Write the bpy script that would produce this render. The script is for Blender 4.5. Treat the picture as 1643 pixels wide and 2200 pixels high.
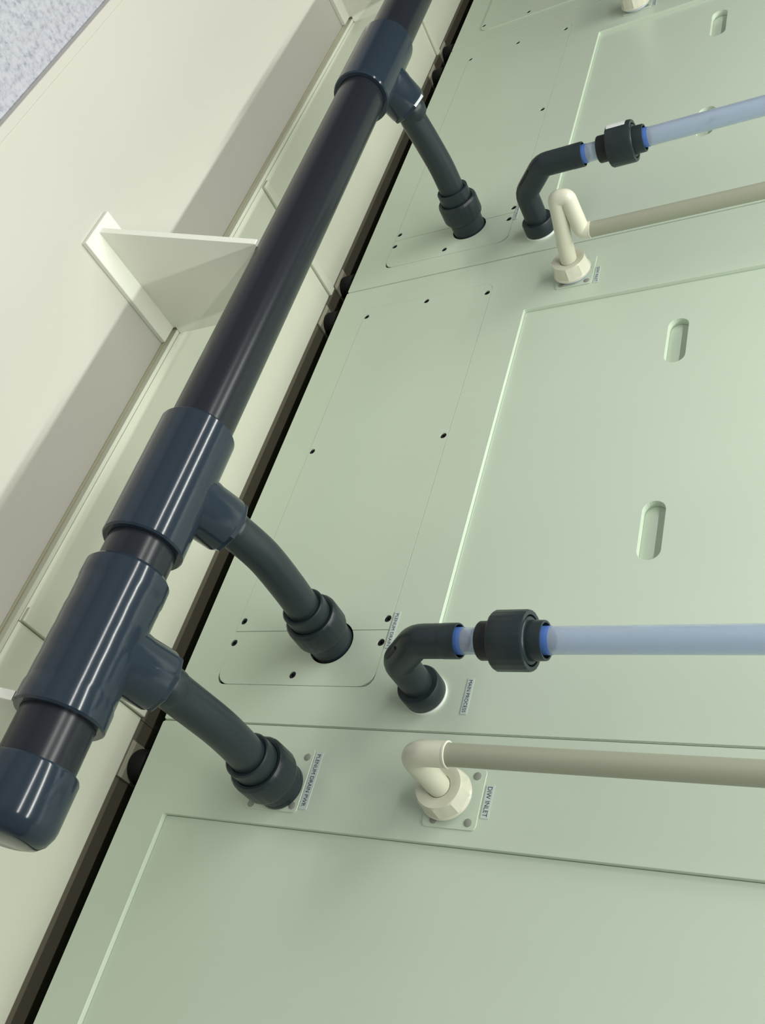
import bpy, bmesh, math, random
from mathutils import Vector, Matrix
random.seed(7)
for _o in list(bpy.data.objects):
    bpy.data.objects.remove(_o)
SC = bpy.context.scene
COL = SC.collection
ZO = 1.378          # floor of the room lies at world z = 0; heights below are given from the lens

# ------------------------------------------------------------------ camera
cam_d = bpy.data.cameras.new('camera')
cam = bpy.data.objects.new('camera', cam_d)
COL.objects.link(cam)
cam_d.sensor_fit = 'VERTICAL'
cam_d.sensor_height = 36.0
cam_d.lens = 2073.01 / 2200.0 * 36.0
cam_d.clip_start = 0.02
cam.matrix_world = Matrix((
    (0.26215, 0.78427, -0.56232, 0.0),
    (-0.43459, 0.61621, 0.65682, 1.25),
    (0.86163, 0.07220, 0.50237, ZO),
    (0, 0, 0, 1)))
SC.camera = cam

# ------------------------------------------------------------------ light and exposure
SC.view_settings.view_transform = 'Standard'
SC.view_settings.look = 'None'
SC.view_settings.gamma = 1.0
SC.view_settings.use_curve_mapping = False
SC.view_settings.exposure = 0.0
world = bpy.data.worlds.new('room_ambience')
SC.world = world
world.use_nodes = True
_bg = world.node_tree.nodes['Background']
_bg.inputs['Color'].default_value = (0.90, 1.0, 0.90, 1)
_bg.inputs['Strength'].default_value = 0.2


def ceiling_lamp(name, x0, x1, y, z, width, power, colour):
    d = bpy.data.lights.new(name, 'AREA')
    d.shape = 'RECTANGLE'
    d.size = x1 - x0
    d.size_y = width
    d.energy = power
    d.color = colour
    o = bpy.data.objects.new(name, d)
    o.location = ((x0 + x1) / 2, y, z + ZO)
    COL.objects.link(o)
    return o


ceiling_lamp('fluorescent_lamp', -0.5, 3.2, 0.70, 1.50, 0.06, 60, (0.97, 1.0, 0.93))
ceiling_lamp('fluorescent_lamp', -0.5, 3.2, 1.88, 1.50, 0.06, 60, (1.0, 0.98, 0.94))


# ------------------------------------------------------------------ materials
def mat(name, col, rough=0.4, spec=0.5, bump=0.0, bscale=60.0, mottling=0.0, mscale=3.0):
    m = bpy.data.materials.new(name)
    m.use_nodes = True
    nt = m.node_tree
    b = nt.nodes['Principled BSDF']
    b.inputs['Base Color'].default_value = (*col, 1)
    b.inputs['Roughness'].default_value = rough
    b.inputs['Specular IOR Level'].default_value = spec
    tc = nt.nodes.new('ShaderNodeTexCoord')
    if mottling:
        n = nt.nodes.new('ShaderNodeTexNoise')
        n.inputs['Scale'].default_value = mscale
        n.inputs['Detail'].default_value = 3
        nt.links.new(tc.outputs['Object'], n.inputs['Vector'])
        r = nt.nodes.new('ShaderNodeValToRGB')
        r.color_ramp.elements[0].position = 0.3
        r.color_ramp.elements[1].position = 0.7
        r.color_ramp.elements[0].color = (*[c * (1 - mottling) for c in col], 1)
        r.color_ramp.elements[1].color = (*[min(1, c * (1 + mottling)) for c in col], 1)
        nt.links.new(n.outputs['Fac'], r.inputs['Fac'])
        nt.links.new(r.outputs['Color'], b.inputs['Base Color'])
    if bump:
        n2 = nt.nodes.new('ShaderNodeTexNoise')
        n2.inputs['Scale'].default_value = bscale
        n2.inputs['Detail'].default_value = 2
        nt.links.new(tc.outputs['Object'], n2.inputs['Vector'])
        bp = nt.nodes.new('ShaderNodeBump')
        bp.inputs['Strength'].default_value = bump
        bp.inputs['Distance'].default_value = 0.002
        nt.links.new(n2.outputs['Fac'], bp.inputs['Height'])
        nt.links.new(bp.outputs['Normal'], b.inputs['Normal'])
    return m


M_PANEL = mat('beige_green_sheet', (0.63, 0.725, 0.60), 0.30, 0.5, 0.05, 2.2, 0.02, 2.0)
M_TRAY = mat('beige_sheet', (0.62, 0.60, 0.545), 0.45, 0.4, 0.03, 4.0, 0.02, 2.0)
M_STRIP = mat('pale_beige_sheet', (0.60, 0.62, 0.51), 0.40, 0.4)
M_WHITE = mat('off_white_plastic', (0.90, 0.91, 0.82), 0.38, 0.5)
M_WELD = mat('olive_weld', (0.40, 0.39, 0.26), 0.45)
M_PIPE = mat('dark_grey_pipe', (0.018, 0.021, 0.028), 0.26, 0.3, 0.02, 30)
M_FIT = mat('grey_fitting', (0.024, 0.036, 0.052), 0.14, 0.38)
M_FITM = mat('grey_satin_fitting', (0.021, 0.031, 0.037), 0.36, 0.4, 0.06, 90)
M_DARK = mat('black_fitting', (0.012, 0.014, 0.016), 0.42, 0.4)
M_BLACK = mat('black_rubber', (0.008, 0.008, 0.010), 0.6, 0.3)
M_IVORY = mat('ivory_fitting', (0.72, 0.71, 0.58), 0.30, 0.5)
M_IVORYP = mat('ivory_tan_pipe', (0.38, 0.39, 0.30), 0.45, 0.4)
M_SCREW = mat('grey_screw', (0.30, 0.32, 0.28), 0.45)
M_WASH = mat('white_washer', (0.85, 0.87, 0.84), 0.4)
M_BWASH = mat('bluish_washer', (0.55, 0.62, 0.78), 0.35)
M_TAPE = mat('label_tape', (0.62, 0.72, 0.70), 0.35)
M_INK = mat('label_ink', (0.03, 0.035, 0.045), 0.5)
M_BLUE = mat('blue_refraction', (0.10, 0.22, 0.62), 0.25)  # opaque blue painted for the refraction seen through the clear tube
M_CHAN = mat('channel_shade_brown', (0.125, 0.115, 0.082), 0.6, 0.2)  # dark brown stands in for shade below the bench edge
M_PAD = mat('olive_foot_pad', (0.34, 0.33, 0.25), 0.5, 0.3)
M_VOID = mat('dark_cavity', (0.02, 0.02, 0.018), 0.8, 0.2)  # near-black colour stands in for shade inside and under the bench

M_CLEAR = bpy.data.materials.new('clear_blue_pipe')
M_CLEAR.use_nodes = True
_b = M_CLEAR.node_tree.nodes['Principled BSDF']
_b.inputs['Base Color'].default_value = (0.76, 0.85, 1.0, 1)
_b.inputs['Roughness'].default_value = 0.04
_b.inputs['IOR'].default_value = 1.45
_b.inputs['Transmission Weight'].default_value = 0.68

M_CEIL = mat('white_ceiling', (0.55, 0.56, 0.53), 0.9)
M_WALL = mat('pale_wall', (0.30, 0.31, 0.29), 0.9)

M_FLOOR = bpy.data.materials.new('speckled_vinyl')
M_FLOOR.use_nodes = True
_nt = M_FLOOR.node_tree
_b = _nt.nodes['Principled BSDF']
_b.inputs['Roughness'].default_value = 0.5
_tc = _nt.nodes.new('ShaderNodeTexCoord')
_n1 = _nt.nodes.new('ShaderNodeTexNoise')
_n1.inputs['Scale'].default_value = 85
_n1.inputs['Detail'].default_value = 6
_n1.inputs['Roughness'].default_value = 0.72
_r1 = _nt.nodes.new('ShaderNodeValToRGB')
_e = _r1.color_ramp.elements
_e[0].position = 0.34
_e[0].color = (0.30, 0.31, 0.36, 1)
_e[1].position = 0.58
_e[1].color = (0.53, 0.54, 0.60, 1)
_x = _e.new(0.46)
_x.color = (0.45, 0.46, 0.52, 1)
_nt.links.new(_tc.outputs['Object'], _n1.inputs['Vector'])
_nt.links.new(_n1.outputs['Fac'], _r1.inputs['Fac'])
_nt.links.new(_r1.outputs['Color'], _b.inputs['Base Color'])


# ------------------------------------------------------------------ builders
def finish(bm, smooth=None):
    bmesh.ops.recalc_face_normals(bm, faces=bm.faces)
    me = bpy.data.meshes.new('mesh')
    bm.to_mesh(me)
    bm.free()
    if smooth is not None:
        for p in me.polygons:
            p.use_smooth = True
        me.set_sharp_from_angle(angle=math.radians(smooth))
    return me


def origin_of(o):
    v = Vector((0, 0, 0))
    while o is not None:
        v = v + Vector(o.location)
        o = o.parent
    return v


def obj(name, bm, material, parent=None, smooth=None, bevel=0.0, segs=2, label=None, category=None,
        group=None, kind=None, at=None):
    me = finish(bm, smooth)
    me.name = name
    me.materials.append(material)
    o = bpy.data.objects.new(name, me)
    COL.objects.link(o)
    if parent is not None:
        o.parent = parent
        off = origin_of(parent)
        me.transform(Matrix.Translation((-off.x, -off.y, ZO - off.z)))
    else:
        at = Vector(at) if at is not None else Vector((0, 0, 0))
        me.transform(Matrix.Translation(-at))
        o.location = at + Vector((0, 0, ZO))
    if bevel:
        md = o.modifiers.new('edge', 'BEVEL')
        md.width = bevel
        md.segments = segs
        md.limit_method = 'ANGLE'
        md.angle_limit = math.radians(35)
    for k, v in (('label', label), ('category', category), ('group', group), ('kind', kind)):
        if v:
            o[k] = v
    return o


def thing(name, label, category, loc, group=None):
    o = bpy.data.objects.new(name, None)
    o.empty_display_size = 0.05
    COL.objects.link(o)
    o.location = (loc[0], loc[1], loc[2] + ZO)
    o['label'] = label
    o['category'] = category
    if group:
        o['group'] = group
    return o


def box(x0, x1, y0, y1, z0, z1, bm=None):
    bm = bm or bmesh.new()
    v = [bm.verts.new((x, y, z)) for z in (z0, z1) for y in (y0, y1) for x in (x0, x1)]
    for f in ((0, 1, 3, 2), (4, 6, 7, 5), (0, 4, 5, 1), (2, 3, 7, 6), (0, 2, 6, 4), (1, 5, 7, 3)):
        bm.faces.new([v[i] for i in f])
    return bm


def frame_of(d):
    d = Vector(d).normalized()
    a = Vector((0, 0, 1)) if abs(d.z) < 0.9 else Vector((1, 0, 0))
    u = d.cross(a).normalized()
    return d, u, d.cross(u)


def lathe(org, d, prof, n=40, bm=None, caps=True):
    """prof: (distance along d, radius) pairs"""
    bm = bm or bmesh.new()
    org = Vector(org)
    d, u, w = frame_of(d)
    rings = []
    for t, r in prof:
        c = org + d * t
        if r < 1e-6:
            rings.append([bm.verts.new(c)])
        else:
            rings.append([bm.verts.new(c + (u * math.cos(2 * math.pi * i / n) + w * math.sin(2 * math.pi * i / n)) * r)
                          for i in range(n)])
    for a, b in zip(rings, rings[1:]):
        if len(a) == 1 and len(b) == 1:
            continue
        for i in range(n):
            j = (i + 1) % n
            if len(a) == 1:
                bm.faces.new((a[0], b[j], b[i]))
            elif len(b) == 1:
                bm.faces.new((a[i], a[j], b[0]))
            else:
                bm.faces.new((a[i], a[j], b[j], b[i]))
    if caps:
        for r in (rings[0], rings[-1]):
            if len(r) > 1:
                bm.faces.new(r)
    return bm


def tube(pts, rad, n=28, bm=None, caps=True):
    bm = bm or bmesh.new()
    pts = [Vector(p) for p in pts]
    rad = rad if isinstance(rad, (list, tuple)) else [rad] * len(pts)
    prev = None
    rings = []
    for k, p in enumerate(pts):
        if k == 0:
            t = pts[1] - p
        elif k == len(pts) - 1:
            t = p - pts[k - 1]
        else:
            t = (pts[k + 1] - p).normalized() + (p - pts[k - 1]).normalized()
        t.normalize()
        if prev is None:
            _, u, w = frame_of(t)
        else:
            u = (prev - t * prev.dot(t)).normalized()
            w = t.cross(u)
        prev = u
        rings.append([bm.verts.new(p + (u * math.cos(2 * math.pi * i / n) + w * math.sin(2 * math.pi * i / n)) * rad[k])
                      for i in range(n)])
    for a, b in zip(rings, rings[1:]):
        for i in range(n):
            j = (i + 1) % n
            bm.faces.new((a[i], a[j], b[j], b[i]))
    if caps:
        bm.faces.new(rings[0])
        bm.faces.new(rings[-1])
    return bm


def spline(pts, per=8):
    P = [Vector(p) for p in pts]
    P = [P[0] * 2 - P[1]] + P + [P[-1] * 2 - P[-2]]
    out = []
    for i in range(1, len(P) - 2):
        a, b, c, d = P[i - 1:i + 3]
        for k in range(per):
            t = k / per
            out.append(0.5 * ((2 * b) + (c - a) * t + (2 * a - 5 * b + 4 * c - d) * t * t + (3 * b - a - 3 * c + d) * t ** 3))
    out.append(P[-2])
    return out


def rounded(pts, r, per=6):
    """round the inner corners of a polyline"""
    P = [Vector(p) for p in pts]
    out = [P[0]]
    for a, b, c in zip(P, P[1:], P[2:]):
        s = b + (a - b).normalized() * r
        e = b + (c - b).normalized() * r
        for k in range(per + 1):
            t = k / per
            out.append(s.lerp(b, t).lerp(b.lerp(e, t), t))
    out.append(P[-1])
    return out


def ribbed(org, d, prof, rmin, n=96, depth=0.0005):
    """lathe whose widest band carries fine grip ribs"""
    bm = lathe(org, d, prof, n, caps=False)
    org = Vector(org)
    dn, u, w = frame_of(d)
    for v in bm.verts:
        q = v.co - org
        t = q.dot(dn)
        rad = q - dn * t
        if rad.length > rmin:
            k = round(math.atan2(rad.dot(w), rad.dot(u)) / (2 * math.pi) * n) % 4
            if k == 0:
                v.co -= rad.normalized() * depth
    return bm


def arc(cx, cz, r, a0, a1, n):
    return [(cx + r * math.cos(math.radians(a0 + (a1 - a0) * k / n)), cz + r * math.sin(math.radians(a0 + (a1 - a0) * k / n)))
            for k in range(n + 1)]


def circle(cx, cz, r, n=24):
    return arc(cx, cz, r, 0, 360, n)[:-1]


def rrect(x0, x1, z0, z1, r=0.0, n=5):
    if r <= 0:
        return [(x0, z0), (x1, z0), (x1, z1), (x0, z1)]
    return (arc(x0 + r, z0 + r, r, 180, 270, n) + arc(x1 - r, z0 + r, r, 270, 360, n)
            + arc(x1 - r, z1 - r, r, 0, 90, n) + arc(x0 + r, z1 - r, r, 90, 180, n))


def plate(loops, y0, y1, bm=None):
    """sheet in the x-z plane between y0 and y1; loops[0] is the outline, the others are holes"""
    def shoelace(lp):
        return abs(sum(a[0] * b[1] - b[0] * a[1] for a, b in zip(lp, lp[1:] + lp[:1]))) / 2
    want = shoelace(loops[0]) - sum(shoelace(lp) for lp in loops[1:])
    rnd = random.Random(3)
    for attempt in range(60):
        own = bmesh.new()
        edges = []
        for k, lp in enumerate(loops):
            jx, jz = ((rnd.uniform(-2e-4, 2e-4), rnd.uniform(-2e-4, 2e-4)) if attempt and k else (0, 0))
            vs = [own.verts.new((x + jx, y1, z + jz)) for x, z in lp]
            for a, b in zip(vs, vs[1:] + vs[:1]):
                edges.append(own.edges.new((a, b)))
        bmesh.ops.triangle_fill(own, use_beauty=True, use_dissolve=False, edges=edges, normal=(0, 1, 0))
        if abs(sum(f.calc_area() for f in own.faces) - want) < 0.002 * want + 1e-7:
            break
        own.free()
    else:
        raise RuntimeError('sheet not filled')
    r = bmesh.ops.extrude_face_region(own, geom=list(own.faces))
    bmesh.ops.translate(own, vec=(0, y0 - y1, 0), verts=[v for v in r['geom'] if isinstance(v, bmesh.types.BMVert)])
    if bm is not None:
        me = bpy.data.meshes.new('tmp')
        own.to_mesh(me)
        own.free()
        bm.from_mesh(me)
        bpy.data.meshes.remove(me)
        return bm
    return own


def prism_x(poly, x0, x1):
    """solid with a y-z outline between x0 and x1"""
    bm = bmesh.new()
    a = [bm.verts.new((x0, y, z)) for y, z in poly]
    b = [bm.verts.new((x1, y, z)) for y, z in poly]
    n = len(poly)
    for i in range(n):
        j = (i + 1) % n
        bm.faces.new((a[i], a[j], b[j], b[i]))
    ea = [bm.edges.get((a[i], a[(i + 1) % n])) for i in range(n)]
    eb = [bm.edges.get((b[i], b[(i + 1) % n])) for i in range(n)]
    bmesh.ops.triangle_fill(bm, use_beauty=True, edges=ea)
    bmesh.ops.triangle_fill(bm, use_beauty=True, edges=eb)
    return bm


def lettering(text, xc, zc, length, height, y, parent):
    cu = bpy.data.curves.new('lettering', 'FONT')
    cu.body = text
    cu.align_x = 'CENTER'
    cu.align_y = 'CENTER'
    cu.size = 1.0
    cu.extrude = 0.0
    cu.resolution_u = 3
    to = bpy.data.objects.new('lettering_curve', cu)
    COL.objects.link(to)
    dg = bpy.context.evaluated_depsgraph_get()
    me = bpy.data.meshes.new_from_object(to.evaluated_get(dg))
    bpy.data.objects.remove(to)
    bpy.data.curves.remove(cu)
    xs = [v.co.x for v in me.vertices]
    ys = [v.co.y for v in me.vertices]
    sx = length / (max(xs) - min(xs))
    sy = height / (max(ys) - min(ys))
    mx, my = (max(xs) + min(xs)) / 2, (max(ys) + min(ys)) / 2
    bm = bmesh.new()
    bm.from_mesh(me)
    bpy.data.meshes.remove(me)
    for v in bm.verts:
        v.co = Vector((xc - (v.co.x - mx) * sx, y, zc + (v.co.y - my) * sy))
    return obj('lettering', bm, M_INK, parent)


def sticker(parent, text, x0, x1, z0, z1, y, cap=0.0072):
    s = obj('label_sticker', box(x0, x1, y - 0.0002, y + 0.0006, z0, z1), M_TAPE, parent,
            label='pale printed label reading ' + text)
    lettering(text, (x0 + x1) / 2, (z0 + z1) / 2, (x1 - x0) * 0.9, cap, y + 0.0008, s)
    return s


# ------------------------------------------------------------------ setting: floor
fl = obj('floor', box(-3, 8, -2.5, 5, -1.46, -1.378), M_FLOOR)
fl['kind'] = 'structure'
for nm, bm, m in (('ceiling', box(-2.6, 7.1, -2.1, 3.4, 1.56, 1.64), M_CEIL), ('wall_back', box(-2.6, 7.1, 3.3, 3.4, -1.378, 1.56), M_WALL),
                  ('wall_front', box(-2.6, 7.1, -2.1, -2.0, -1.378, 1.56), M_WALL), ('wall_left', box(-2.6, -2.5, -2.0, 3.3, -1.378, 1.56), M_WALL),
                  ('wall_right', box(7.0, 7.1, -2.0, 3.3, -1.378, 1.56), M_WALL)):
    o_ = obj(nm, bm, m)
    o_['kind'] = 'structure'

# ------------------------------------------------------------------ spill tray under the bench
tray = thing('spill_tray', 'wide beige plastic drip tray lying on the speckled floor under the bench', 'tray', (1.5, 0.5, -1.378))
obj('tray_sheet', box(-1.6, 5.4, -1.1, 0.834, -1.377, -1.36), M_TRAY, tray)
obj('tray_lip', box(-1.6, 5.4, 0.8350, 0.853, -1.377, -1.3550), M_TRAY, tray, bevel=0.0015)
obj('weld_bead', tube([(-1.6, 0.3570, -1.3598), (5.4, 0.3570, -1.3598)], 0.0030, 10), M_WELD, tray, smooth=60,
    label='olive weld bead along the raised strip')

obj('tray_rim', box(-1.6, 5.4, 0.3462, 0.3545, -1.377, -1.3435), M_STRIP, tray, bevel=0.001)

# raised floor plates under the modules, butting at the module joints
JX = [-0.605, 0.605, 1.822, 3.032, 4.242, 5.3]
places = ['nearest the capped pipe end', 'under the middle bench module, behind the big bracket',
          'under the farther module past the second joint', 'farthest along the trough']
for i in range(4):
    x0, x1 = JX[i], JX[i + 1]
    bp = thing('base_plate', 'pale raised base strip ' + places[i], 'plate', ((x0 + x1) / 2, 0.0, -1.36),
               'raised strips along the tray')
    obj('sheet', box(x0 + 0.0005, x1 - 0.0005, 0.0025, 0.3440, -1.3595, -1.345), M_STRIP, bp, bevel=0.0015)
    obj('channel', box(x0 + 0.0005, x1 - 0.0005, -1.0, 0.0020, -1.3597, -1.354), M_CHAN, bp, label='channel under the bench edge, its shade painted dark')
    obj('joint_strip', box(x0 + 0.0005, x0 + 0.028, 0.003, 0.3425, -1.345, -1.3365), M_STRIP, bp, bevel=0.002)

# ------------------------------------------------------------------ bench modules
PITCH = 1.2125
ZB, ZT = -1.290, 0.32


def screws(parent, pts, r, y, material):
    for x, z in pts:
        bm = lathe((x, y - 0.006, z), (0, 1, 0), [(0, r), (0.006, r), (0.0068, r * 0.85), (0.0068, r * 0.42), (0.003, r * 0.40), (0.003, 0)], 16)
        obj('screw', bm, material, parent, smooth=40)


def flat_screws(parent, pts, r, y):
    for x, z in pts:
        bm = lathe((x, y - 0.0005, z), (0, 1, 0), [(0, r), (0.0012, r), (0.0018, r * 0.8), (0.0018, 0)], 16)
        obj('screw', bm, M_SCREW, parent, smooth=40)


def module_shell(m, x0, x1, holes):
    bm = plate([rrect(x0, x1, ZB, ZT, 0.004, 3)] + holes, -0.0110, 0.0)
    obj('rear_panel', bm, M_PANEL, m, bevel=0.0012, segs=1)
    bm = box(x0 + 0.003, x1 - 0.003, -0.90, -0.060, ZB + 0.004, ZT)
    obj('carcass', bm, M_VOID, m)
    obj('side_sheet', box(x0 - 0.0005, x0 + 0.014, -0.90, -0.0165, ZB + 0.002, ZT), M_PANEL, m)
    obj('side_sheet', box(x1 - 0.014, x1 + 0.0005, -0.90, -0.0165, ZB + 0.002, ZT), M_PANEL, m)
    obj('seam_filler', box(x0 - 0.0011, x0 - 0.0001, -0.0165, -0.0035, ZB + 0.001, ZT), M_PANEL, m)
    obj('seam_filler', box(x1 + 0.0001, x1 + 0.0019, -0.0165, -0.0035, ZB + 0.001, ZT), M_PANEL, m)
    obj('plinth', box(x0 + 0.001, x1 - 0.001, -0.90, -0.082, -1.3535, ZB + 0.003), M_BLACK, m, label='dark recessed plinth added for the deep shade under the bench')  # near-black box added so the gap below the bench looks shaded


def foot(m, x):
    obj('levelling_foot', lathe((x, -0.046, -1.3475), (0, 0, 1), [(0, 0.032), (0.004, 0.034), (0.036, 0.034), (0.040, 0.030), (0.040, 0.012), (0.0615, 0.012)], 24),
        M_BLACK, m, smooth=40, label='black round levelling foot')
    obj('foot_pad', box(x - 0.036, x + 0.036, -0.081, -0.0040, -1.3538, -1.3475), M_PAD, m, bevel=0.001)


def pill(xa, xb, za, zb):
    r = (zb - za) / 2
    zc = (za + zb) / 2
    return arc(xb - r, zc, r, -90, 90, 12) + arc(xa + r, zc, r, 90, 270, 12)


def access_panel(m, x0, x1, z0, slots):
    """sunk removable panel with finger slots that are real recesses"""
    g = 0.0006
    loops = [rrect(x0 + g, x1 - g, z0 + g, ZT - 0.06, 0.003, 3)] + [pill(a, b, -0.4405, -0.4010) for a, b in slots]
    p = obj('access_panel', plate(loops, -0.024, -0.0090), M_PANEL, m, bevel=0.0022, segs=2)
    for a, b in slots:
        obj('finger_slot', plate([pill(a - 0.003, b + 0.003, -0.4435, -0.3980)], -0.032, -0.0245), M_PANEL, p)
    return p


def cover_sheets(m, dx, big_screws, low_screws, fx, fz, thick=0.0):
    """the lower drain cover and the long plenum cover, notched round the drain fitting"""
    R = 0.0445
    xj = 0.7965 + dx
    zl, zr = -1.2025, -0.8605
    g = 0.0006
    # lower cover with two rounded corners and a large arc cut out of its upper edge
    h = math.sqrt(R * R - (xj - g - fx) ** 2)
    a = math.degrees(math.atan2(h, xj - g - fx))
    xl = 0.683 + dx
    out = arc(xl + 0.03, zl + 0.03, 0.03, 180, 270, 6) + [(xj - g, zl)] + arc(fx, fz, R, -a, -360 + a, 30) + [(xj - g, zr)] \
        + arc(xl + 0.03, zr - 0.03, 0.03, 90, 180, 6)
    # outline runs x then z; split properly round the arc
    lo = obj('drain_cover', plate([out] + [circle(x, z, 0.0074, 14) for x, z in low_screws], -0.012, 0.0002 + thick), M_PANEL, m)
    screws(lo, low_screws, 0.0068, -0.0020, M_BLACK)
    h = math.sqrt(R * R - (xj + g - fx) ** 2)
    a = math.degrees(math.atan2(h, xj + g - fx))
    xt = 1.736 + dx
    out = [(xj + g, zl), (xt - 0.02, zl)] + arc(xt - 0.02, zl + 0.02, 0.02, -90, 0, 5)[1:] + arc(xt - 0.02, zr - 0.02, 0.02, 0, 90, 5) \
        + [(xj + g, zr)] + arc(fx, fz, R, a, -a, 14)
    up = obj('plenum_cover', plate([out] + [circle(x, z, 0.0074, 14) for x, z in big_screws], -0.012, 0.0004 + thick), M_PANEL, m)
    screws(up, big_screws, 0.0068, -0.0020, M_BLACK)
    # recess behind, seen through the hole round the fitting
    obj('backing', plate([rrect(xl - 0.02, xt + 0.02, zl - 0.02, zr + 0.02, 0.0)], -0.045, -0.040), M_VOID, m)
    return lo, up, [(xl - g, zl - g), (xt + g, zl - g), (xt + g, zr + g), (xl - g, zr + g)]


def cover_opening(dx):
    g = 0.0006
    return rrect(0.683 + dx - g, 1.736 + dx + g, -1.2025 - g, -0.8605 + g, 0.021, 5)


def small_plate(m, name, x0, x1, z0, z1, pts, y=0.0):
    p = obj(name, plate([rrect(x0, x1, z0, z1, 0.007, 4)], y + 0.0003, y + 0.0020), M_PANEL, m, bevel=0.0008, segs=1)
    flat_screws(p, pts, 0.0062, y + 0.0020)
    return p


# module A (nearest, lower part of the picture): plain rear with a wide sunk panel
mA = thing('bench_module', 'nearest beige bench module at bottom with large sunk panel starting low by the gap', 'cabinet', (0, 0, ZB),
           'bench modules in a row')
module_shell(mA, -0.6035, 0.6030, [rrect(-0.42, 0.4305, -1.2005, ZT - 0.06, 0.003, 3)])
access_panel(mA, -0.42, 0.4305, -1.2005, [])
small_plate(mA, 'drain_plate', 0.4535, 0.5635, -1.0350, -0.9285, [(0.5485, -0.9404), (0.4646, -0.9394), (0.4615, -1.0221), (0.5485, -1.0230)])
small_plate(mA, 'inlet_plate', 0.4537, 0.5483, -0.7020, -0.6142, [(0.5366, -0.6282), (0.4646, -0.6275), (0.4646, -0.6836), (0.5366, -0.6880)])
sticker(mA, 'PLENUM DRAIN PWR', 0.4605, 0.5600, -0.9271, -0.9122, 0.0004)
sticker(mA, 'DIW INLET', 0.4735, 0.5245, -0.6108, -0.5984, 0.0004)
foot(mA, 0.527)
foot(mA, -0.527)

# module B (middle)
mB = thing('bench_module', 'middle beige bench module with black screws, two finger slots and the big clear pipe', 'cabinet', (1.2135, 0, ZB),
           'bench modules in a row')
module_shell(mB, 0.6070, 1.8195, [rrect(0.790, 1.618, -0.7635, ZT - 0.06, 0.003, 3), cover_opening(0)])
access_panel(mB, 0.790, 1.618, -0.7635, [(0.929, 1.052), (1.388, 1.511)])
cover_sheets(mB, 0, [(1.7058, -1.1947), (1.7198, -1.0317), (1.7045, -0.8704), (1.2626, -1.1947), (1.2607, -0.8703), (0.820, -1.1925), (0.820, -0.8689)],
             [(0.7713, -1.196), (0.7709, -0.8683), (0.7036, -1.0325)], 0.7714, -0.972)
sticker(mB, 'PLENUM DRAIN', 0.7590, 0.8330, -0.8565, -0.8450, 0.0009, 0.0062)
sticker(mB, 'MAIN PROCESS', 0.6378, 0.7018, -0.6825, -0.6716, 0.0004, 0.0062)
small_plate(mB, 'inlet_plate', 1.6640, 1.7590, -0.7000, -0.6170, [(1.7168, -0.6306), (1.6743, -0.6290), (1.6743, -0.6860), (1.7470, -0.6860)])
sticker(mB, 'DIW INLET', 1.6630, 1.7165, -0.6140, -0.6035, 0.0004, 0.0062)
foot(mB, 0.690)
foot(mB, 1.7616)

# module C (far)
mC = thing('bench_module', 'far beige bench module beyond the second joint with the upper clear pipe', 'cabinet', (2.427, 0, ZB),
           'bench modules in a row')
dC = 1.2090
module_shell(mC, 1.8235, 3.0305, [rrect(0.790 + dC, 2.8236, -0.7627, ZT - 0.06, 0.003, 3), cover_opening(dC)])
access_panel(mC, 0.790 + dC, 2.8236, -0.7627, [(2.143, 2.267), (2.604, 2.736)])
cover_sheets(mC, dC, [(2.9267, -1.1965), (2.9312, -1.036), (2.9157, -0.8783), (2.4729, -1.1947), (2.4729, -0.8735), (2.0300, -1.1947), (2.0260, -0.8690)],
             [(1.9813, -1.1956), (1.9815, -0.8728), (1.9162, -1.0341)], 1.9850, -0.9805)
sticker(mC, 'PLENUM DRAIN', 1.9735, 2.0405, -0.8595, -0.8500, 0.0009, 0.0056)
sticker(mC, 'MAIN PROCESS', 1.8660, 1.9280, -0.6825, -0.6716, 0.0004, 0.0062)
small_plate(mC, 'inlet_plate', 2.8700, 2.9650, -0.7000, -0.6170, [(2.9500, -0.6306), (2.8850, -0.6290), (2.8850, -0.6860), (2.9500, -0.6860)])
sticker(mC, 'DIW INLET', 2.8700, 2.9235, -0.6140, -0.6035, 0.0004, 0.0062)
foot(mC, 1.9066)
foot(mC, 2.9609)

# module D (farthest, a corner of it shows at the top)
mD = thing('bench_module', 'farthest beige bench module cut off at the top edge', 'cabinet', (3.64, 0, ZB), 'bench modules in a row')
module_shell(mD, 3.0345, 4.2400, [])
dsc = obj('drain_cover', plate([rrect(3.098, 4.15, -1.2025, -0.8605, 0.03, 6)] + [circle(3.1348, -1.1947, 0.0074, 14), circle(3.1205, -1.0348, 0.0074, 14)], 0.0002, 0.003),
          M_PANEL, mD)
screws(dsc, [(3.1348, -1.1947), (3.1205, -1.0348)], 0.0060, 0.0012, M_BLACK)
foot(mD, 3.1105)

# ------------------------------------------------------------------ dark drain header on its brackets
HY = 0.448
RP, RT = 0.0512, 0.0618


def hz(x):
    return -1.001 - 0.0143 * x


hd = Vector((1, 0, -0.0143)).normalized()
header = thing('drain_header', 'thick dark grey drain pipe with tee fittings and capped end running beside the bench', 'pipe', (1.2, HY, hz(1.2)))


def hp(x):
    return Vector((x, HY, hz(x)))


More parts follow.
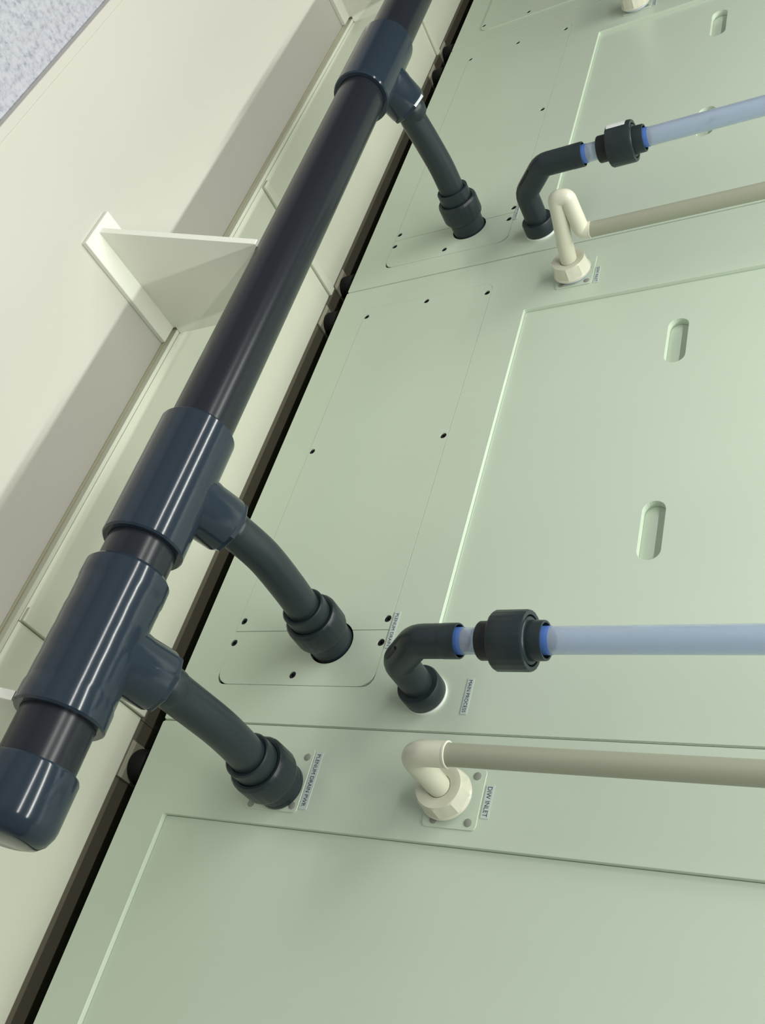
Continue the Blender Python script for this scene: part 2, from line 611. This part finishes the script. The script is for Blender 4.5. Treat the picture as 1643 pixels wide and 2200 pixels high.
obj('pipe', tube([hp(0.30), hp(1.0), hp(2.0), hp(3.0), hp(5.0)], RP, 64), M_PIPE, header, smooth=50)
obj('end_cap', lathe(hp(0.222), hd, [(0, 0), (0.0, 0.036), (0.003, 0.046), (0.010, 0.054), (0.022, 0.0595), (0.030, 0.0605), (0.088, 0.0605),
                                     (0.092, 0.0585), (0.092, 0.0517)], 64, caps=False), M_FIT, header, smooth=35, label='rounded grey end cap')
BR = math.radians(21)
bdir = Vector((0, -math.cos(BR), math.sin(BR)))
tees = [(0.495, True), (0.771, False), (1.984, False)]
for x, wavy in tees:
    L = 0.115
    prof = [(-L, 0.0518), (-L, RT - 0.0025), (-L + 0.003, RT)]
    if wavy:
        prof = [(-L, 0.0518), (-L, RT - 0.002), (-L + 0.003, RT + 0.001), (-L + 0.030, RT + 0.0010), (-L + 0.036, RT - 0.0006)]
        for k in range(16):
            t = -L + 0.042 + k * (2 * L - 0.084) / 15
            prof.append((t, RT - 0.0006 + 0.00028 * math.sin(k * 1.35) + 0.00018 * math.sin(k * 2.9 + 1)))
        prof += [(L - 0.036, RT - 0.0006), (L - 0.030, RT + 0.0008), (L - 0.006, RT + 0.0008)]
    else:
        for k in range(9):
            prof.append((-L + 0.02 + k * (2 * L - 0.04) / 8, RT + 0.00006 * math.sin(k * 2.2)))
    prof += [(L - 0.005, RT), (L, RT - 0.004), (L, 0.0518)]
    t = obj('tee', lathe(hp(x), hd, prof, 72, caps=False), M_FIT, header, smooth=35)
    s = obj('branch_socket', lathe(hp(x), bdir, [(0.030, 0.0500), (0.058, 0.0485), (0.066, 0.0470), (0.104, 0.0462), (0.107, 0.0450), (0.107, 0.040)],
                                   48, caps=False), M_FIT, t, smooth=35)
    obj('reducing_bush', lathe(hp(x), bdir, [(0.090, 0.0455), (0.1135, 0.0455), (0.1155, 0.0435), (0.1155, 0.0308)], 8, caps=False),
        M_FIT, t)

# ------------------------------------------------------------------ swept drain branches from the bench to the header
BPATH = [
    (0.495, [(0.3605, -0.9735), (0.311, -0.9655), (0.216, -0.9585), (0.150, -0.9625), (0.108, -0.9690)], -0.9720,
     'curved dark drain branch nearest the capped end, its union on a small plate'),
    (0.7714, [(0.366, -0.9785), (0.334, -0.9680), (0.266, -0.9560), (0.186, -0.9590), (0.108, -0.9670)], -0.9715,
     'curved dark drain branch of the middle module, entering a dark hole'),
    (1.9845, [(0.3645, -0.9975), (0.322, -0.9930), (0.254, -0.9860), (0.180, -0.9795), (0.108, -0.9795)], -0.9805,
     'curved dark drain branch farthest up the pipe, near the top'),
]
for x, path, fz, lab in BPATH:
    b = thing('drain_branch', lab, 'pipe', (x, 0.0, fz), 'curved drain branches')
    s0 = hp(x) + bdir * 0.113
    s1 = hp(x) + bdir * 0.125
    pts = [s0, s1] + [(x, y, z) for y, z in path[1:]]
    sp = spline(pts, 8)
    obj('swept_bend', tube(sp, 0.0300, 40), M_FITM, b, smooth=50)
    dd = (Vector((x, 0.0, fz)) - Vector((x, 0.108, path[-1][1]))).normalized()
    st = Vector((x, 0.0, fz)) - dd * 0.118
    u = obj('union', lathe(st, dd, [(0.002, 0.0305), (0.0, 0.036), (0.002, 0.0385), (0.030, 0.0385), (0.030, 0.034), (0.036, 0.034)], 48, caps=False), M_FITM, b, smooth=35)
    prof = [(0.030, 0.0395), (0.029, 0.0445), (0.033, 0.0480), (0.037, 0.0490), (0.074, 0.0490), (0.080, 0.0470), (0.083, 0.0430), (0.083, 0.038)]
    bm = ribbed(st, dd, prof, 0.0446)
    obj('union_nut', bm, M_FITM, u, smooth=35)
    end = 0.1175 if x < 0.6 else 0.150
    obj('wall_socket', lathe(st, dd, [(0.080, 0.0405), (0.104, 0.0405), (0.1045, 0.0398), (0.107, 0.0398), (0.1075, 0.0405), (end - 0.0 if x > 0.6 else 0.1135, 0.0405), (end if x > 0.6 else 0.1139, 0.030)],
                             48, caps=False), M_FITM, b, smooth=35)

# ------------------------------------------------------------------ pipe brackets standing on the tray
def bracket(xw, lab, yfoot=0.612):
    b = thing('pipe_bracket', lab, 'bracket', (xw, 0.48, -1.36), 'white brackets under the drain pipe')
    obj('foot_plate', box(xw - 0.051, xw + 0.047, 0.3610, yfoot + 0.004, -1.3600, -1.3485), M_WHITE, b, bevel=0.0018)
    c = hp(xw)
    R = RP + 0.0006
    # cradle arc under the pipe from the outer tip round to the inner side
    pts = [(yfoot - 0.006, -1.3488), (0.4985, -1.0475), (0.4905, -1.0455)]
    a0 = math.degrees(math.atan2(-1.0455 - c.z, 0.4905 - c.y))
    for k in range(11):
        a = math.radians(a0 + (-132 - a0) * k / 10)
        pts.append((c.y + R * math.cos(a), c.z + R * math.sin(a)))
    pts += [(0.400, -1.075), (0.3445, -1.150), (0.3445, -1.3425), (0.3610, -1.3425), (0.3610, -1.3488)]
    obj('web', prism_x(pts, xw - 0.007, xw + 0.007), M_WHITE, b, bevel=0.0012)
    return b


bracket(0.3875, 'white pipe bracket at the left edge, only its tip showing beside the cap')
bracket(1.3160, 'white triangular pipe bracket fully in view with long foot plate on the tray')
bracket(2.6130, 'white pipe bracket at the top edge, only its foot end showing')


# ------------------------------------------------------------------ clear process pipes
def clear_union(parent, x, y, z0, r1=0.0285):
    """union on the upright clear pipe; z0 is the lower end of its body"""
    u = obj('pipe_union', lathe((x, y, z0), (0, 0, 1), [(0.0, 0.0202), (0, 0.0270), (0.002, r1), (0.030, r1), (0.030, 0.0205)], 40, caps=False), M_DARK, parent, smooth=35)
    bm = ribbed((x, y, z0), (0, 0, 1), [(0.024, 0.030), (0.0245, 0.0415), (0.028, 0.0438), (0.074, 0.0438), (0.0775, 0.0425), (0.0775, 0.0365), (0.073, 0.0355)], 0.0412)
    obj('union_nut', bm, M_FITM, u, smooth=35, label='broad grey ribbed union nut')
    obj('collar', lathe((x, y, z0), (0, 0, 1), [(0.070, 0.0340), (0.0765, 0.0340), (0.078, 0.0325), (0.078, 0.0290), (0.098, r1), (0.0995, 0.0280), (0.0995, 0.0250), (0.084, 0.0246), (0.084, 0.0203)],
                         40, caps=False), M_FITM, u, smooth=35)
    obj('refraction_ring', lathe((x, y, z0), (0, 0, 1), [(0.0845, 0.0199), (0.0845, 0.0203), (0.1080, 0.0203), (0.1082, 0.0199)], 32, caps=False), M_BLUE, u, smooth=35,  # added ring, refraction in the union mouth painted as solid blue
        label='blue band painted as refraction at the mouth of the union')
    return u


def process_pipe(x, zf, y, zu, lab, ztop=0.40):
    p = thing('process_pipe', lab, 'pipe', (x, 0.0, zf), 'clear process pipes')
    obj('washer', lathe((x, 0.0002, zf), (0, 1, 0), [(0, 0.0375), (0.0035, 0.0375), (0.0045, 0.0365), (0.0045, 0.02)], 40), M_WASH, p, smooth=35, label='white washer against the panel')
    obj('wall_collar', lathe((x, 0.0048, zf), (0, 1, 0), [(0, 0.0300), (0.0, 0.0355), (0.002, 0.0368), (0.029, 0.0368), (0.032, 0.0350), (0.032, 0.0262)], 40, caps=False), M_FITM, p, smooth=35)
    z45 = 0.058
    pts = rounded([(x, 0.036, zf), (x, y - z45, zf), (x, y, zf + z45), (x, y, zu - 0.0450)], 0.014, 4)
    e = obj('elbow', tube(pts, 0.0262, 40, caps=False), M_FITM, p, smooth=40)
    # end socket lip
    obj('socket', lathe((x, y, zu - 0.060), (0, 0, 1), [(0, 0.0262), (0.002, 0.0266), (0.025, 0.0266), (0.0265, 0.0260), (0.0265, 0.0240), (0.011, 0.0236), (0.011, 0.0203)], 40, caps=False),
        M_FITM, e, smooth=35)
    dv = Vector((0, 1, 1)).normalized()
    nv = Vector((0, 1, -1)).normalized()
    mid = Vector((x - 0.012, y - z45 / 2, zf + z45 / 2)) + nv * 0.0225
    obj('groove_strip', tube([mid - dv * 0.020, mid + dv * 0.020], 0.0032, 10), M_DARK, e, smooth=50)  # added dark strip standing in for the groove in the elbow
    obj('refraction_ring', lathe((x, y, zu - 0.060), (0, 0, 1), [(0.0115, 0.0199), (0.0115, 0.0203), (0.0350, 0.0203), (0.0352, 0.0199)], 32, caps=False), M_BLUE, e, smooth=35,  # added ring, refraction in the elbow mouth painted as solid blue
        label='blue band painted as refraction at the mouth of the elbow')
    # hollow clear tube
    ro, ri = 0.0198, 0.0160
    z0, z1 = zu - 0.049, ztop
    obj('clear_tube', lathe((x, y, 0), (0, 0, 1), [(z0, ri), (z0, ro), (z1, ro), (z1, ri), (z0, ri)], 40, caps=False), M_CLEAR, p, smooth=35, label='see-through bluish tube')
    clear_union(p, x, y, zu)
    return p


process_pipe(0.6705, -0.7511, 0.1655, -0.5875, 'clear bluish process pipe with grey elbow and union on the middle module')
pf = process_pipe(1.8975, -0.7720, 0.1660, -0.5850, 'clear bluish process pipe with grey elbow and union in the upper right')
_bm = bmesh.new()
_r = [[_bm.verts.new((1.8975 + 0.0444 * math.cos(a), 0.1660 + 0.0444 * math.sin(a), z)) for a in [math.radians(54 + 4.6 * k) for k in range(10)]]
      for z in (-0.557, -0.517)]
for _k in range(9):
    _bm.faces.new((_r[0][_k], _r[0][_k + 1], _r[1][_k + 1], _r[1][_k]))
obj('white_sticker', _bm, M_WASH, [c for c in pf.children if c.name.startswith('pipe_union')][0], smooth=60, label='small white sticker on the union nut')


# ------------------------------------------------------------------ ivory water inlet pipes
def inlet_pipe(x, zf, y, lab, ztop=0.40, riser=False):
    p = thing('inlet_pipe', lab, 'pipe', (x, 0.0, zf), 'ivory water inlet pipes')
    y0 = 0.0040
    obj('washer', lathe((x, y0, zf), (0, 1, 0), [(0, 0.0345), (0.006, 0.0345), (0.006, 0.02)], 36), M_BWASH, p, smooth=35, label='bluish grey washer under the nut')
    # faceted union nut with eight flats
    nut = bmesh.new()
    n = 48
    prof = [(0.0065, 0.030), (0.0065, 0.0405), (0.010, 0.0415), (0.0125, 0.0405), (0.038, 0.0385), (0.0405, 0.036), (0.0405, 0.0275), (0.037, 0.0185)]
    rings = []
    for t, r in prof:
        ring = []
        for i in range(n):
            a = 2 * math.pi * i / n
            rr = r
            if 0.011 < t < 0.039 and r > 0.03:
                k = i % 6
                rr = r if k in (0,) else r - 0.0022 if k in (2, 3, 4) else r - 0.0016
            ring.append(nut.verts.new((x + rr * math.cos(a), y0 + t, zf + rr * math.sin(a))))
        rings.append(ring)
    for a, b in zip(rings, rings[1:]):
        for i in range(n):
            j = (i + 1) % n
            nut.faces.new((a[i], a[j], b[j], b[i]))
    obj('union_nut', nut, M_IVORY, p, smooth=22, label='ribbed ivory union nut')
    rb = 0.0185
    pts = [(x, 0.036, zf), (x, 0.090, zf + (0.007 if riser else 0.0))]
    obj('stub', tube(pts, 0.0178, 32), M_IVORY, p, smooth=50)
    pts = rounded([(x, 0.0885, zf), (x, y, zf), (x, y, zf + 0.062)], 0.034, 10)
    if riser:
        pts = rounded([(x, 0.0885, zf + 0.0068), (x, 0.150, zf + 0.0165), (x, 0.196, zf + 0.023), (x, 0.193, zf + 0.046), (x, 0.108, zf + 0.050), (x, 0.104, zf + 0.068)], 0.0085, 6)
        rb = 0.0172
        y = 0.104
    e = obj('elbow', tube(pts, rb, 32), M_IVORY, p, smooth=50)
    obj('socket_rim', lathe((x, y, zf + (0.0655 if riser else 0.0605)), (0, 0, 1), [(0, 0.0165), (0, rb + 0.0004), (0.0028, rb + 0.0004), (0.0032, 0.0164)], 32, caps=False), M_IVORY, e, smooth=35)
    obj('pipe', tube([(x, y, zf + 0.0615), (x, y, ztop)], 0.0160, 32), M_IVORYP, p, smooth=50, label='tan plain pipe')
    return p


inlet_pipe(0.5010, -0.6670, 0.1495, 'ivory water inlet pipe with elbow nearest the bottom')
inlet_pipe(2.9020, -0.6612, 0.1490, 'ivory water inlet cut off at the top edge, only its nut showing')


inlet_pipe(1.7050, -0.6625, 0.1495, 'ivory water inlet pipe with bent riser in front of the dark elbow', riser=True)
